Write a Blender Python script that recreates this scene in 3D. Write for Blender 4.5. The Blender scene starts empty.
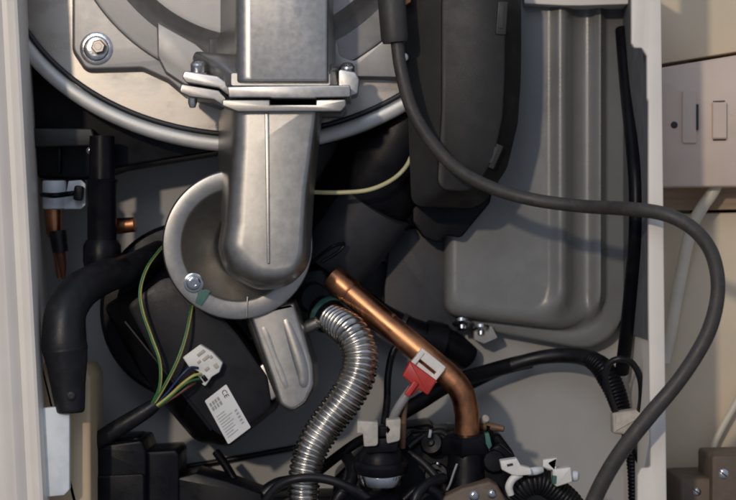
import bpy, bmesh, math, random
from mathutils import Vector, Matrix
random.seed(7)
S = 0.00065           # metres per photo pixel at the reference depth
D = 1.5               # camera distance to the reference depth
scene = bpy.context.scene
COL = scene.collection

def sc(Y): return S * (D + Y) / D
def W(px, py, Y):
    k = sc(Y)
    return Vector(((px - 368) * k, Y, (250 - py) * k))

# ------------------------------------------------------------------ materials
def mat(name, col, metal=0.0, rough=0.5, var=0.12, scale=60.0, bump=0.0, bscale=900.0, col2=None, rvar=0.12,
        coat=0.0, aniso=None, dust=0.0, spec=0.5, sub=None):
    m = bpy.data.materials.new(name); m.use_nodes = True
    nt = m.node_tree; N = nt.nodes; L = nt.links
    b = N['Principled BSDF']
    b.inputs['Metallic'].default_value = metal
    b.inputs['Specular IOR Level'].default_value = spec
    if coat: b.inputs['Coat Weight'].default_value = coat
    tc = N.new('ShaderNodeTexCoord')
    src = tc.outputs['Object']
    if aniso:
        mp = N.new('ShaderNodeMapping'); mp.inputs['Scale'].default_value = aniso
        L.new(src, mp.inputs['Vector']); src2 = mp.outputs['Vector']
    else: src2 = src
    n = N.new('ShaderNodeTexNoise'); n.inputs['Scale'].default_value = scale
    n.inputs['Detail'].default_value = 8; n.inputs['Roughness'].default_value = 0.65
    L.new(src2, n.inputs['Vector'])
    r = N.new('ShaderNodeValToRGB')
    c2 = col2 if col2 else tuple(max(0, c * (1 - var * 2)) for c in col)
    c1 = col if col2 else tuple(min(1, c * (1 + var)) for c in col)
    r.color_ramp.elements[0].position = 0.32; r.color_ramp.elements[1].position = 0.68
    r.color_ramp.elements[0].color = (*c2, 1); r.color_ramp.elements[1].color = (*c1, 1)
    L.new(n.outputs['Fac'], r.inputs['Fac'])
    out = r.outputs['Color']
    n2 = N.new('ShaderNodeTexNoise'); n2.inputs['Scale'].default_value = bscale
    n2.inputs['Detail'].default_value = 4
    L.new(src, n2.inputs['Vector'])
    if dust:
        mx = N.new('ShaderNodeMixRGB'); rr = N.new('ShaderNodeValToRGB')
        rr.color_ramp.elements[0].position = 0.5; rr.color_ramp.elements[1].position = 0.8
        rr.color_ramp.elements[1].color = (dust, dust, dust, 1)
        n3 = N.new('ShaderNodeTexNoise'); n3.inputs['Scale'].default_value = scale * 3; n3.inputs['Detail'].default_value = 10
        L.new(src, n3.inputs['Vector'])
        L.new(n3.outputs['Fac'], rr.inputs['Fac']); L.new(rr.outputs['Color'], mx.inputs['Fac'])
        L.new(out, mx.inputs['Color1']); mx.inputs['Color2'].default_value = (0.30, 0.27, 0.23, 1); out = mx.outputs['Color']
    L.new(out, b.inputs['Base Color'])
    mr = N.new('ShaderNodeMapRange'); mr.inputs['From Min'].default_value = 0.3; mr.inputs['From Max'].default_value = 0.7
    mr.inputs['To Min'].default_value = max(0.03, rough - rvar); mr.inputs['To Max'].default_value = min(1, rough + rvar)
    L.new(n.outputs['Fac'], mr.inputs['Value']); L.new(mr.outputs['Result'], b.inputs['Roughness'])
    if bump:
        bp = N.new('ShaderNodeBump'); bp.inputs['Strength'].default_value = bump; bp.inputs['Distance'].default_value = 0.0006
        L.new(n2.outputs['Fac'], bp.inputs['Height']); L.new(bp.outputs['Normal'], b.inputs['Normal'])
    return m

M = {}
M['cast'] = mat('cast_aluminium', (0.50, 0.485, 0.465), 0.95, 0.33, scale=200, bump=0.08, bscale=3000, col2=(0.44, 0.425, 0.405), rvar=.05)
M['cast_dull'] = mat('dull_cast_aluminium', (0.42, 0.405, 0.38), 0.95, 0.36, scale=180, bump=0.10, bscale=2600, col2=(0.355, 0.34, 0.315), rvar=.03)
M['door'] = mat('door_casting', (0.37, 0.36, 0.35), 0.7, 0.46, scale=160, bump=0.12, bscale=2800, col2=(0.32, 0.31, 0.30), rvar=.05)
M['sheet'] = mat('brushed_sheet', (0.38, 0.36, 0.33), 0.88, 0.34, scale=25, bump=0.04, bscale=1800, col2=(0.38, 0.34, 0.30), aniso=(1, 1, 2))
M['rim'] = mat('rolled_rim', (0.55, 0.54, 0.52), 0.6, 0.48, scale=30, bump=0.08)
M['steel'] = mat('zinc_steel', (0.66, 0.66, 0.66), 1.0, 0.25, scale=150, bump=0.1)
M['stain'] = mat('stainless_hose', (0.68, 0.655, 0.61), 1.0, 0.27, scale=60, bump=0.06)
M['chrome'] = mat('chrome', (0.55, 0.56, 0.57), 1.0, 0.15, scale=90)
M['copper'] = mat('copper', (0.64, 0.30, 0.145), 1.0, 0.36, scale=48, bump=0.10, bscale=1500, col2=(0.25, 0.105, 0.055), rvar=0.15)
M['brass'] = mat('brass', (0.62, 0.45, 0.2), 1.0, 0.35, scale=80)
M['white'] = mat('white_enamel', (0.77, 0.715, 0.64), 0, 0.42, var=0.03, scale=20, bump=0.06, bscale=350)
M['whitep'] = mat('white_plastic', (0.74, 0.72, 0.67), 0, 0.45, var=0.06, scale=120)
M['bluewhite'] = mat('bluish_white_plastic', (0.66, 0.70, 0.72), 0, 0.45, var=0.05, scale=120)
M['back'] = mat('grey_back_sheet', (0.385, 0.38, 0.375), 0.0, 0.5, var=0.05, scale=14, bump=0.08, bscale=400)
M['tank'] = mat('grey_vessel_paint', (0.205, 0.206, 0.203), 0.1, 0.30, var=0.06, scale=16, bump=0.06, bscale=500, coat=0.1)
M['darksheet'] = mat('dark_sheet', (0.040, 0.040, 0.046), 0.2, 0.5, var=0.15, scale=40, bump=0.1)
M['black'] = mat('black_plastic', (0.006, 0.006, 0.0085), 0, 0.36, var=0.25, scale=60, bump=0.12, bscale=1600, spec=0.16)
M['blackrub'] = mat('black_rubber', (0.009, 0.009, 0.0115), 0, 0.42, var=0.25, scale=60, bump=0.12, dust=0.03, spec=0.35)
M['boxblack'] = mat('housing_plastic', (0.0125, 0.0115, 0.0108), 0, 0.5, var=0.08, scale=30, bump=0.2, bscale=2200, dust=0.04)
M['motor'] = mat('motor_plastic', (0.007, 0.007, 0.010), 0, 0.42, var=0.15, scale=60, bump=0.12, bscale=2400, spec=.25)
M['cable'] = mat('cable_rubber', (0.048, 0.043, 0.040), 0, 0.55, var=0.10, scale=70, bump=0.15, dust=0.10)
M['sleeve'] = mat('cable_sleeve', (0.050, 0.047, 0.044), 0, 0.55, var=0.10, scale=70, bump=0.15)
M['red'] = mat('red_plastic', (0.48, 0.035, 0.025), 0, 0.42, var=0.1, scale=90)
M['greylead'] = mat('grey_lead', (0.30, 0.29, 0.29), 0, 0.5)
M['brownlead'] = mat('brown_lead', (0.16, 0.09, 0.05), 0, 0.5)
M['yellow'] = mat('yellow_wire', (0.50, 0.44, 0.12), 0, 0.42, var=0.1, scale=120)
M['paleyellow'] = mat('pale_yellow_wire', (0.60, 0.55, 0.30), 0, 0.42, var=0.08, scale=120)
M['greenwire'] = mat('green_wire', (0.03, 0.16, 0.05), 0, 0.42, scale=120)
M['blue'] = mat('blue_wire', (0.015, 0.03, 0.10), 0, 0.42, scale=120)
M['brown'] = mat('brown_wire', (0.13, 0.04, 0.02), 0, 0.45, scale=120)
M['green'] = mat('green_mark', (0.05, 0.15, 0.12), 0, 0.6, var=0.2, scale=200)
M['label'] = mat('label_paper', (0.72, 0.71, 0.69), 0, 0.5, var=0.04, scale=150)
M['ink'] = mat('ink', (0.03, 0.03, 0.035), 0, 0.6)
M['inkgrey'] = mat('grey_ink', (0.36, 0.36, 0.36), 0, 0.6)
M['beige'] = mat('beige_plastic', (0.55, 0.42, 0.26), 0, 0.45, var=0.06, scale=20, bump=0.05)
M['wall'] = mat('cream_wall', (0.68, 0.565, 0.41), 0, 0.6, var=0.05, scale=12, bump=0.15, bscale=250)
M['cab'] = mat('cream_cabinet', (0.70, 0.585, 0.42), 0, 0.45, var=0.03, scale=10)
M['spur'] = mat('spur_plastic', (0.65, 0.52, 0.43), 0, 0.4, var=0.04, scale=30)
M['wood'] = mat('batten_wood', (0.42, 0.30, 0.19), 0, 0.6, scale=40, aniso=(0.5, 6, 6), col2=(0.27, 0.18, 0.11), bump=0.2, bscale=500)
M['whitecable'] = mat('white_cable', (0.68, 0.62, 0.50), 0, 0.45, var=0.05)
M['brownbox'] = mat('brown_box', (0.13, 0.092, 0.065), 0, 0.55, var=0.15, scale=50, bump=0.2, dust=0.15)
M['cream'] = mat('cream_plastic', (0.46, 0.42, 0.36), 0, 0.5, var=0.12, scale=160)
M['boltdark'] = mat('dark_bolt', (0.30, 0.27, 0.25), 1.0, 0.35, scale=120)
M['shadegrey'] = mat('side_shade_grey', (0.12, 0.12, 0.125), 0, 0.8, var=0.1, scale=80)  # dark grey that puts shade into the upper right side wall
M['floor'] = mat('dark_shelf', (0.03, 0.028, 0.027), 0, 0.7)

# ------------------------------------------------------------------ geometry helpers
def area(p): return 0.5 * sum(p[i][0] * p[(i + 1) % len(p)][1] - p[(i + 1) % len(p)][0] * p[i][1] for i in range(len(p)))
def rounded(pts, r=4, n=5):
    """polygon with rounded corners; a point may carry its own radius as a third value"""
    out = []; k = len(pts)
    for i in range(k):
        p = Vector(pts[i][:2]); a = Vector(pts[i - 1][:2]); c = Vector(pts[(i + 1) % k][:2])
        rr = pts[i][2] if len(pts[i]) > 2 else r
        u = (a - p); v = (c - p); lu = u.length; lv = v.length
        u /= lu; v /= lv
        ang = u.angle(v)
        if rr < 0.05: out.append((p.x, p.y)); continue
        t = min(max(rr / math.tan(min(ang, 3.1) / 2), .05), lu * 0.48, lv * 0.48)
        p0 = p + u * t; p1 = p + v * t
        for j in range(n + 1):
            f = j / n
            q = p0 * (1 - f) ** 2 + p * 2 * f * (1 - f) + p1 * f * f
            out.append((q.x, q.y))
    return out
def rrect(cx, cy, w, h, ang=0, r=2, n=4):
    a = math.radians(ang); ca, sa = math.cos(a), math.sin(a)
    pts = [(-w / 2, -h / 2), (w / 2, -h / 2), (w / 2, h / 2), (-w / 2, h / 2)]
    return rounded([(cx + x * ca - y * sa, cy + x * sa + y * ca) for x, y in pts], r, n)
def circ(cx, cy, r, n=48, ry=None): return [(cx + r * math.cos(2 * math.pi * i / n), cy + (ry or r) * math.sin(2 * math.pi * i / n)) for i in range(n)]
def inset(p, d):
    if abs(d) < 1e-6: return list(p)
    sg = 1 if area(p) > 0 else -1
    out = []; k = len(p)
    for i in range(k):
        a = Vector(p[i - 1]); b = Vector(p[i]); c = Vector(p[(i + 1) % k])
        e1 = b - a; e2 = c - b
        if e1.length < 1e-6: e1 = e2
        if e2.length < 1e-6: e2 = e1
        n1 = Vector((-e1.y, e1.x)).normalized(); n2 = Vector((-e2.y, e2.x)).normalized()
        m = n1 + n2
        if m.length < 1e-3: m = n1
        m.normalize(); q = max(0.5, m.dot(n1))
        b2 = b + m * (d * sg / q); out.append((b2.x, b2.y))
    return out
def spline(pts, sub=8):
    P = [Vector(p) for p in pts]; P = [P[0] * 2 - P[1]] + P + [P[-1] * 2 - P[-2]]
    out = []
    for i in range(1, len(P) - 2):
        for j in range(sub):
            t = j / sub; a, b, c, d = P[i - 1:i + 3]
            out.append(0.5 * ((2 * b) + (c - a) * t + (2 * a - 5 * b + 4 * c - d) * t * t + (3 * b - a - 3 * c + d) * t ** 3))
    out.append(P[-2]); return out

def chaikin(p, n=2, keep=None):
    for _ in range(n):
        q = []
        for i in range(len(p)):
            a, b = p[i], p[(i + 1) % len(p)]
            q += [(a[0] * .75 + b[0] * .25, a[1] * .75 + b[1] * .25), (a[0] * .25 + b[0] * .75, a[1] * .25 + b[1] * .75)]
        p = q
    return p
class B:
    def __init__(self): self.bm = bmesh.new()
    def rings(self, R, cap0=True, cap1=True, closed=False):
        bm = self.bm; V = [[bm.verts.new(p) for p in r] for r in R]; n = len(R[0])
        pairs = list(zip(V, V[1:])) + ([(V[-1], V[0])] if closed else [])
        for a, b in pairs:
            for i in range(n):
                j = (i + 1) % n
                try: bm.faces.new((a[i], a[j], b[j], b[i]))
                except ValueError: pass
        if not closed:
            if cap0: bm.faces.new(list(reversed(V[0])))
            if cap1: bm.faces.new(V[-1])
        return self
    def prism(self, poly, Y0, Y1, bev=1.0, seg=3, draft=0.0, back=0.0):
        """front outline in photo pixels at depth Y0, straight back to depth Y1; rounded front edge"""
        k = sc(Y0); R = []
        dep = min(bev * k, abs(Y1 - Y0) * 0.9)
        if bev > 0:
            for j in range(seg + 1):
                a = math.pi / 2 * j / seg
                R.append((inset(poly, bev * (1 - math.sin(a))), Y0 + dep * (1 - math.cos(a))))
        else: R.append((poly, Y0))
        R.append((inset(poly, -draft), Y1 - back * k))
        if back: R.append((inset(poly, back - draft), Y1))
        self.rings([[Vector(((x - 368) * k, y, (250 - z) * k)) for x, z in p] for p, y in R])
        return self
    def loft(self, L, Yref):
        k = sc(Yref)
        self.rings([[Vector(((x - 368) * k, y, (250 - z) * k)) for x, z in p] for p, y in L]); return self
    def lathe(self, c, prof, axis=(0, -1, 0), seg=32, closed=False, spin=0.0):
        o = W(*c); k = sc(c[2]); q = Vector((0, 0, 1)).rotation_difference(Vector(axis).normalized())
        R = [[o + q @ Vector((r * k * math.cos(2 * math.pi * i / seg + spin), r * k * math.sin(2 * math.pi * i / seg + spin), h * k)) for i in range(seg)] for r, h in prof]
        self.rings(R, closed=closed); return self
    def tube(self, pts, r, seg=14, sub=8, rib=None, straight=False):
        P = [W(*p[:3]) for p in pts]; k = sc(pts[0][2])
        rr = r if isinstance(r, (list, tuple)) else [r] * len(pts)
        if straight: Q = P; RR = list(rr)
        else:
            Q = spline(P, sub); RR = []
            for i in range(len(rr) - 1): RR += [rr[i] + (rr[i + 1] - rr[i]) * j / sub for j in range(sub)]
            RR.append(rr[-1])
        if rib:                                   # (pitch, height): resample and modulate
            pitch, hgt = rib; Ls = [0]
            for a, b in zip(Q, Q[1:]): Ls.append(Ls[-1] + (b - a).length)
            step = pitch * k / 8; n = int(Ls[-1] / step); q2 = []; r2 = []; i = 0
            for m in range(n + 1):
                d = m * step
                while i < len(Ls) - 2 and Ls[i + 1] < d: i += 1
                f = (d - Ls[i]) / max(1e-9, Ls[i + 1] - Ls[i])
                q2.append(Q[i].lerp(Q[i + 1], f))
                ph = abs(math.sin(math.pi * d / (pitch * k)))
                r2.append(RR[i] + (RR[i + 1] - RR[i]) * f - hgt + hgt * ph ** 0.7)
            Q, RR = q2, r2
        up = None; R = []
        for i, p in enumerate(Q):
            t = (Q[min(i + 1, len(Q) - 1)] - Q[max(i - 1, 0)]).normalized()
            if up is None: up = Vector((0.3, -1, 0.2)); 
            u = (up - t * up.dot(t)).normalized(); v = t.cross(u); up = u
            R.append([p + (u * math.cos(2 * math.pi * j / seg) + v * math.sin(2 * math.pi * j / seg)) * RR[i] * k for j in range(seg)])
        self.rings(R); return self
    def hexbolt(self, c, r, h, washer=None, axis=(0, -1, 0), spin=0.2):
        if washer: self.lathe(c, [(washer, 0), (washer, 2), (washer - 0.8, 2.8), (r * 0.9, 2.8)], axis)
        k = 2.8 if washer else 0
        self.lathe(c, [(r * 1.12, k), (r * 1.12, k + 1.5), (r, k + 1.6)], axis)
        self.lathe(c, [(r, k + 1.4), (r, k + h - 1.2), (r * 0.86, k + h)], axis, seg=6, spin=spin)
        self.lathe(c, [(r * .5, k + h - .1), (r * .5, k + h + .1), (r * .46, k + h + .5)], axis, seg=16)
        return self

def obj(name, b, m, parent=None, sharp=38):
    me = bpy.data.meshes.new(name); bm = b.bm
    bmesh.ops.recalc_face_normals(bm, faces=bm.faces)
    vs = [v.co.copy() for v in bm.verts]
    if parent is None:
        lo = Vector([min(v[i] for v in vs) for i in range(3)]); hi = Vector([max(v[i] for v in vs) for i in range(3)])
        org = Vector(((lo.x + hi.x) / 2, (lo.y + hi.y) / 2, lo.z))
    else:
        q = parent
        while q.parent: q = q.parent
        org = q.location.copy()
    for v in bm.verts: v.co -= org
    for f in bm.faces: f.smooth = True
    bm.to_mesh(me); bm.free()
    me.set_sharp_from_angle(angle=math.radians(sharp))
    me.materials.append(M[m])
    o = bpy.data.objects.new(name, me); COL.objects.link(o)
    if parent: o.parent = parent
    else: o.location = org
    return o
def tag(o, label, cat, group=None):
    o['label'] = label; o['category'] = cat
    if group: o['group'] = group
    return o
def thing(name, label, cat, c, group=None):
    o = bpy.data.objects.new(name, None); COL.objects.link(o); o.location = W(*c); o.empty_display_size = 0.01
    return tag(o, label, cat, group)
def structure(o): o['kind'] = 'structure'; return o

# ================================================================== ROOM WALL (right)
o = structure(obj('wall', B().prism([(560, -60), (1000, -60), (1000, 600), (560, 600)], 0.185, 0.20, 0), 'wall'))
t = thing('tiled_panel', 'cream wall panel below the wooden batten beside the casing', 'wall panel', (735, 520, .09))
obj('panel_sheet', B().prism([(640, 214), (880, 210), (880, 560), (640, 560)], 0.075, 0.18, 1.5), 'wall', t)
t = thing('wall_cabinet', 'plain cream cabinet above the switched fuse spur', 'cabinet', (735, 60, .09))
obj('cabinet_front', B().prism([(642, -60), (900, -60), (900, 23), (736, 51.5), (665, 63), (642, 67)], 0.06, 0.18, 0.8), 'cab', t)
t = thing('fuse_spur', 'pinkish white switched fuse spur box on the wall right of the casing', 'fuse spur', (735, 187, .08))
obj('back_box', B().prism(rounded([(640, 71), (880, 31), (880, 186), (640, 187)], 3), 0.035, 0.18, 2.5), 'spur', t)
fh = obj('fuse_holder', B().prism(rrect(689.5, 117, 14, 52, 0, 1.5), 0.033, 0.036, 0.8), 'spur', t)
obj('slot', B().prism(rrect(697.5, 117, 2.2, 26, 0, .8), 0.0325, 0.034, 0.2), 'ink', fh)
obj('switch_gap', B().prism(rrect(719, 101.3, 12, 1.3, -2, .3), .0346, .036, 0), 'ink', t)
obj('switch_gap', B().prism(rrect(719.5, 140, 13, 1.1, -1, .3), .0346, .036, 0), 'ink', t)
k = sc(.033)
obj('rocker_switch', B().loft([(rrect(719.5, 120.5, 13.0, 34, 0, 1), 0.0318), (rrect(719.5, 120.5, 14.6, 36.6, 0, 1), 0.0326), (rrect(719.5, 120.5, 15, 37, 0, 1), 0.036)], .033), 'spur', t)
obj('cover_screw', B().lathe((674, 125, .036), [(3.6, 0), (3.6, 1.8), (3, 2.2)], seg=10), 'ink', t)
t = thing('wall_batten', 'brown wooden batten under the fuse spur box', 'batten', (735, 213, .08))
obj('batten_strip', B().prism([(640, 187.6), (880, 186.6), (880, 207), (640, 211)], 0.066, 0.18, 1.2), 'wood', t)
o = obj('white_cable', B().tube([(722, 170, .05), (714, 190, .05), (703, 206, .052), (692, 226, .056), (686, 250, .06), (681, 275, .062), (676, 300, .063), (671, 330, .064), (664, 362, .066)], 6.2), 'whitecable')
tag(o, 'thick cream white cable dropping from below the fuse spur behind the casing edge', 'cable')
o = obj('thin_cord', B().tube([(790, 310, .065), (760, 355, .066), (736, 403, .066), (722, 428, .066), (712, 452, .066), (706, 500, .066)], 3.6), 'whitecable')
tag(o, 'thin pale cord slanting down the wall at the lower right edge', 'cord')
t = thing('junction_box', 'dusty brown stepped box with screws in the lower right corner', 'junction box', (735, 520, .04))
obj('base', B().prism(rounded([(680, 479), (712, 478), (800, 478), (800, 560), (680, 560)], 4), 0.0, 0.074, 3), 'brownbox', t)
obj('lid', B().prism(rounded([(712, 456, 4), (800, 454), (800, 540), (712, 540)], 3), -0.012, 0.05, 2), 'brownbox', t)
for x, y, Y, r in ((723.5, 474, -.012, 5), (697, 492, 0, 4)):
    s_ = obj('screw', B().lathe((x, y, Y), [(r, -.5), (r, .6), (r * .7, 1.6), (r * .3, 1.9)], seg=20), 'steel', t)
    obj('screw_slot', B().prism(rrect(x, y, r * 1.7, 1.3, 38, .2), Y - .0016, Y - .0005, 0.1), 'ink', s_)

# ================================================================== CASING
t = thing('boiler_casing', 'white enamelled boiler casing open at the front around all the pipework', 'boiler casing', (368, 520, .1))
bp = obj('back_panel', B().prism([(30, -40), (690, -40), (690, 560), (30, 560)], 0.086, 0.093, 0), 'back', t)
# left side: a rolled front flange seen face on, leaning a little
def edge(y): return 20 + 0.052 * y
prof = [(-26.0, .10), (-15, .02), (0, -.070), (-0.6, -.079), (-2.2, -.083), (-5, -.084), (-9, -.0835), (-13, -.0815), (-18, -.0815), (-22, -.0855), (-27, -.0875), (-31, -.0865), (-36, -.083), (-42, -.082), (-60, -.081), (-80, -.080), (-80, .10)]
R = []
for y in (-200, 100, 250, 400, 560):
    kk = sc(-.08); R.append([Vector(((edge(y) + x - 368) * kk, Y, (250 - y) * kk)) for x, Y in prof])
b = B(); b.rings(R); obj('side_panel', b, 'white', t)
tb = obj('latch_tab', B().prism(rounded([(38, 408.5, 1), (66, 406, 5), (69.5, 412, 3), (69.5, 490, 5), (64, 495.5, 3), (38, 498, 1)], 3), -0.072, -0.066, 1.2), 'bluewhite', t)
# right side panel with lobes
poly = rounded([(631.5, -200, 0), (659, -200, 0), (664, 250, 0), (667.5, 560, 0), (637, 560, 0), (637.5, 476, 6), (641, 468, 4), (650.5, 468, 3), (650, 420, 0), (648.5, 300, 0), (648.5, 102, 1), (647.2, 98, 1), (647, 56, 4), (642, 48, 3), (634.5, 48, 3), (631.5, 43, 3)], 2)
obj('side_panel', B().prism(poly, -0.085, -0.080, 1.6), 'white', t)
obj('side_wall', B().prism([(651.5, -40), (660, -40), (666, 560), (653.5, 560)], -0.0805, 0.09, 0.2), 'white', t)
obj('shade_sheet', B().prism([(648.6, -40), (651.2, -40), (652.2, 340), (649.6, 340)], -0.0775, 0.084, 0.3), 'shadegrey', t)  # added dark sheet standing in for shade on the inner side wall
t = None

# ================================================================== HEAT EXCHANGER
HX = thing('heat_exchanger', 'round aluminium heat exchanger drum with bolted burner door at the top left', 'heat exchanger', (248, 160, .03))
def ell(a, bb, cx=248, cy=-55, n=128): return [(cx + a * math.cos(2 * math.pi * i / n), cy + bb * math.sin(2 * math.pi * i / n)) for i in range(n)]
obj('drum', B().loft([(ell(262, 202), .0125), (ell(268, 207), .014), (ell(262, 205), .02), (ell(258, 202), .10)], 0), 'black', HX)
# rim: rolled ring
R = []
for i in range(17):
    a = 2 * math.pi * i / 16
    d = 7.5 * math.copysign(abs(math.cos(a)) ** .7, math.cos(a)); h = 5.5 * math.copysign(abs(math.sin(a)) ** .8, math.sin(a)) * S
    R.append((ell(263 - 5 + d, 205 - 5 + d), -0.002 - h))
b = B(); kk = sc(0)
b.rings([[Vector(((x - 368) * kk, Y, (250 - y) * kk)) for x, y in p] for p, Y in R[:-1]], closed=True)
b.loft([(ell(245, 187), -.0005), (ell(248.5, 190.5), -.0022), (ell(250.8, 192.8), -.001), (ell(250.8, 192.8), .006)], 0) if False else None
obj('rim', b, 'rim', HX)
b = B()
R = []
for i in range(12):
    a = 2 * math.pi * i / 12
    R.append((ell(247.5 + 2.6 * math.cos(a), 189.5 + 2.6 * math.cos(a)), 0.0005 - 2.6 * S * math.sin(a)))
b.rings([[Vector(((x - 368) * kk, Y, (250 - y) * kk)) for x, y in p] for p, Y in R], closed=True)
obj('seal_bead', b, 'darksheet', HX)
obj('front_plate', B().loft([(ell(243, 185), .0065), (ell(252, 194), .0065), (ell(252, 194), .012)], 0), 'sheet', HX)
# burner door: lobed plate, round step, raised dome
lob = rounded([(73, -60, 0), (73, 50, 16), (86, 69.5, 10), (142, 68, 16), (168, 80, 8), (186, 95, 8), (235, 112, 5), (300, 108, 5), (344, 76, 6), (378, 76, 8), (400, 78, 2), (402, 40, 2), (402, -60, 0)], 8, 8)
dr = obj('burner_door', B().prism(lob, -0.003, 0.006, 2.4, draft=2.5), 'door', HX)
cx, cy = 257, -108
def cc(r, n=128): return circ(cx, cy, r, n)
# round step cut flat beside the columns
obj('door_step', B().loft([(cc(191.5), -.0063), (cc(194), -.0058), (cc(195.2), -.0045), (cc(195.6), -.0028)], 0), 'door', dr)
obj('door_dome', B().loft([(cc(143), -.0240), (cc(148), -.0236), (cc(151), -.0215), (cc(157), -.0125), (cc(162), -.0095), (cc(168), -.0068), (cc(171), -.0055)], 0), 'door', dr)
b = B().prism(rounded([(157, 22, 1), (164, 26, 1), (196, 44, 2), (214, 60, 2), (214, 92, 2), (184, 84, 2), (166, 72, 3), (158, 56, 1)], 3), -0.010, -0.002, 1.2, draft=2)
obj('door_gusset', b, 'door', dr)
b = B().prism(rounded([(330, 40, 0), (338, 43, 1), (340, 56, 4), (354, 61, 6), (376, 46, 3), (401, 27, 0), (401, 77, 0), (345, 76, 2), (330, 80, 0)], 3), -0.0075, -0.002, .8)
obj('door_gusset', b, 'door', dr)
bl = obj('bolt', B().hexbolt((99, 47, -.0055), 7.2, 8, None), 'boltdark', HX)
obj('washer', B().lathe((96.5, 48.5, -.003), [(16.5, -.4), (16.5, .8), (15.2, 1.6), (12.8, 1.8), (12.2, 3.0), (11, 3.8), (7, 4.0)], seg=40), 'steel', bl)
# ================================================================== GAS AIR MANIFOLD (upper casting)
t = thing('gas_manifold', 'upper rectangular cast aluminium duct with a screwed flange at its foot', 'casting', (280, 98, -.04))
F = rounded([(239, -80, 0), (327.5, -80, 0), (327.5, 82, 2), (239, 82, 5)], 3)
def quad(xl, xr, yb, rl): return rounded([(xl, -80, 0), (xr, -80, 0), (xr, yb, 2), (xl, yb, rl)], 3, 8)
obj('duct', B().loft([(quad(249, 325, 79, 4), -0.0706), (quad(244.5, 326.6, 80.8, 4), -0.0702), (quad(240.5, 327.8, 82, 4), -0.069), (quad(237, 328.6, 82.6, 4), -0.0665), (quad(234.5, 329.2, 83, 4), -0.0625), (quad(232.6, 329.6, 83, 5), -0.056), (quad(225, 331, 83, 8), -0.04), (quad(217, 332, 83, 10), -0.026), (quad(212.5, 333, 80, 10), -0.019), (quad(208.5, 334, 80, 10), -0.0155), (quad(204, 334, 80, 10), -0.014), (quad(201, 334, 80, 10), -0.004)], -.07), 'cast', t)
# sloped foot that spreads into the ears
b = B().loft([(rounded([(232, 74), (330, 74), (330, 86), (232, 86)], 2), -.066), (rounded([(214, 60, 6), (332, 64), (334, 86), (222, 88, 3)], 3), -.056), (rounded([(190, 48, 6), (340, 62, 5), (344, 86), (196, 84, 3)], 4), -.040), (rounded([(184, 46, 6), (346, 60, 5), (348, 84), (192, 80, 3)], 4), -.006)], -.06)
obj('foot', b, 'cast', t)
fl = obj('flange', B().prism(rounded([(227, 86.5, 2), (263, 85.8, 1), (350.5, 85, 2), (350.5, 97, 2), (316, 97.5, 0), (316, 98.4, 0), (272, 98.4, 0), (270, 97.6, 0), (229, 97.6, 2)], 1.5), -0.074, -0.004, 1.3), 'cast', t)
obj('ear', B().prism(rounded([(184, 70.5, 4), (218, 76, 4), (229, 84.5, 3), (229, 96, 2), (219, 88, 3), (186, 82.5, 4), (182, 77, 3)], 2), -0.060, -0.02, 1.2), 'cast', t)
obj('ear', B().prism(rounded([(338, 68, 4), (356, 72, 4), (359.5, 80, 4), (358, 94, 4), (348, 97, 3), (338, 90, 3)], 2), -0.050, -0.02, 1.6), 'cast', t)
for x, y, Y, n in ((198, 70, -.05, 1), (347.5, 72, -.04, 0)):
    ax = (0, -.35, 1) if n else (0, -.5, 1)
    s_ = obj('screw', B().lathe((x, y + 2, Y), [(9.5, -2), (9.5, .5), (7.4, 1), (7.4, 8.5), (6, 10.2), (3.4, 10.4), (3, 8)], ax, 24), 'steel', t)
# ================================================================== ELBOW DUCT (lower casting)
E = thing('elbow_duct', 'lower cast aluminium elbow duct ending in a large round flange', 'casting', (262, 318, -.03))
obj('top_flange', B().prism(rounded([(222, 99.5, 2), (270, 99.5, 0), (270, 104.6, 0), (316, 104.6, 0), (316, 99.6, 0), (346, 99, 2), (346, 106, 3), (341, 111.5, 3), (238, 112, 4), (222, 106, 3)], 2), -0.0715, -0.004, 1.4), 'cast_dull', E)
obj('ear', B().prism(rounded([(181, 83.5, 3), (219, 90, 2), (226, 98, 2), (226, 108, 2), (214, 100, 3), (190, 97, 4), (179, 92, 4)], 2), -0.057, -0.02, 1.4), 'cast_dull', E)
obj('stud', B().lathe((192.5, 97, -.045), [(4.6, 2), (4.6, -6), (3, -10.5), (1, -11)], (0, 0, 1), 16), 'steel', E)
def body(x0, x1, x2, x3, y0, y1):
    # x0,x1 left/right at the top; x2,x3 at the shoulder; y1 bottom of the round end
    m = (x2 + x3) / 2
    p = [(x0 + 2, y0, 0), (x0, y0, 0), (x0, y0 + 2, 0), (x0 - 1, 150, 20), (x2 + 3, 224, 14), (x2 - 1, 248, 30), (x2 + 7, y1 - 15, 40), (m - 7, y1 + 1, 40), (m + 25, y1 - 2, 40), (x3, y1 - 24, 40), (x3 + 1, 230, 14), (x3 + 3, 195, 20), (x1, y0 + 2, 0), (x1, y0, 0), (x1 - 2, y0, 0)]
    return chaikin(rounded(p, 4, 5), 1)
Lb = [(body(250, 313, 243, 298, 105.5, 268), -0.0655), (body(245.5, 315.5, 237.5, 301, 105.5, 274), -0.0651), (body(240, 317.6, 231, 303.5, 105.5, 279.5), -0.0635), (body(235.5, 319, 225.5, 305.5, 105.5, 283.5), -0.0605), (body(232, 320, 221.5, 307, 105.5, 287), -0.0555), (body(229, 320.5, 219, 308, 105.5, 289), -0.049), (body(224, 320.8, 217, 308.6, 105.5, 290.3), -0.038), (body(219, 321, 215, 309, 105.5, 290), -0.024), (body(213.5, 321, 213, 309, 105.5, 288), -0.006)]
obj('duct', B().loft(Lb, -.06), 'cast_dull', E)
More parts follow.
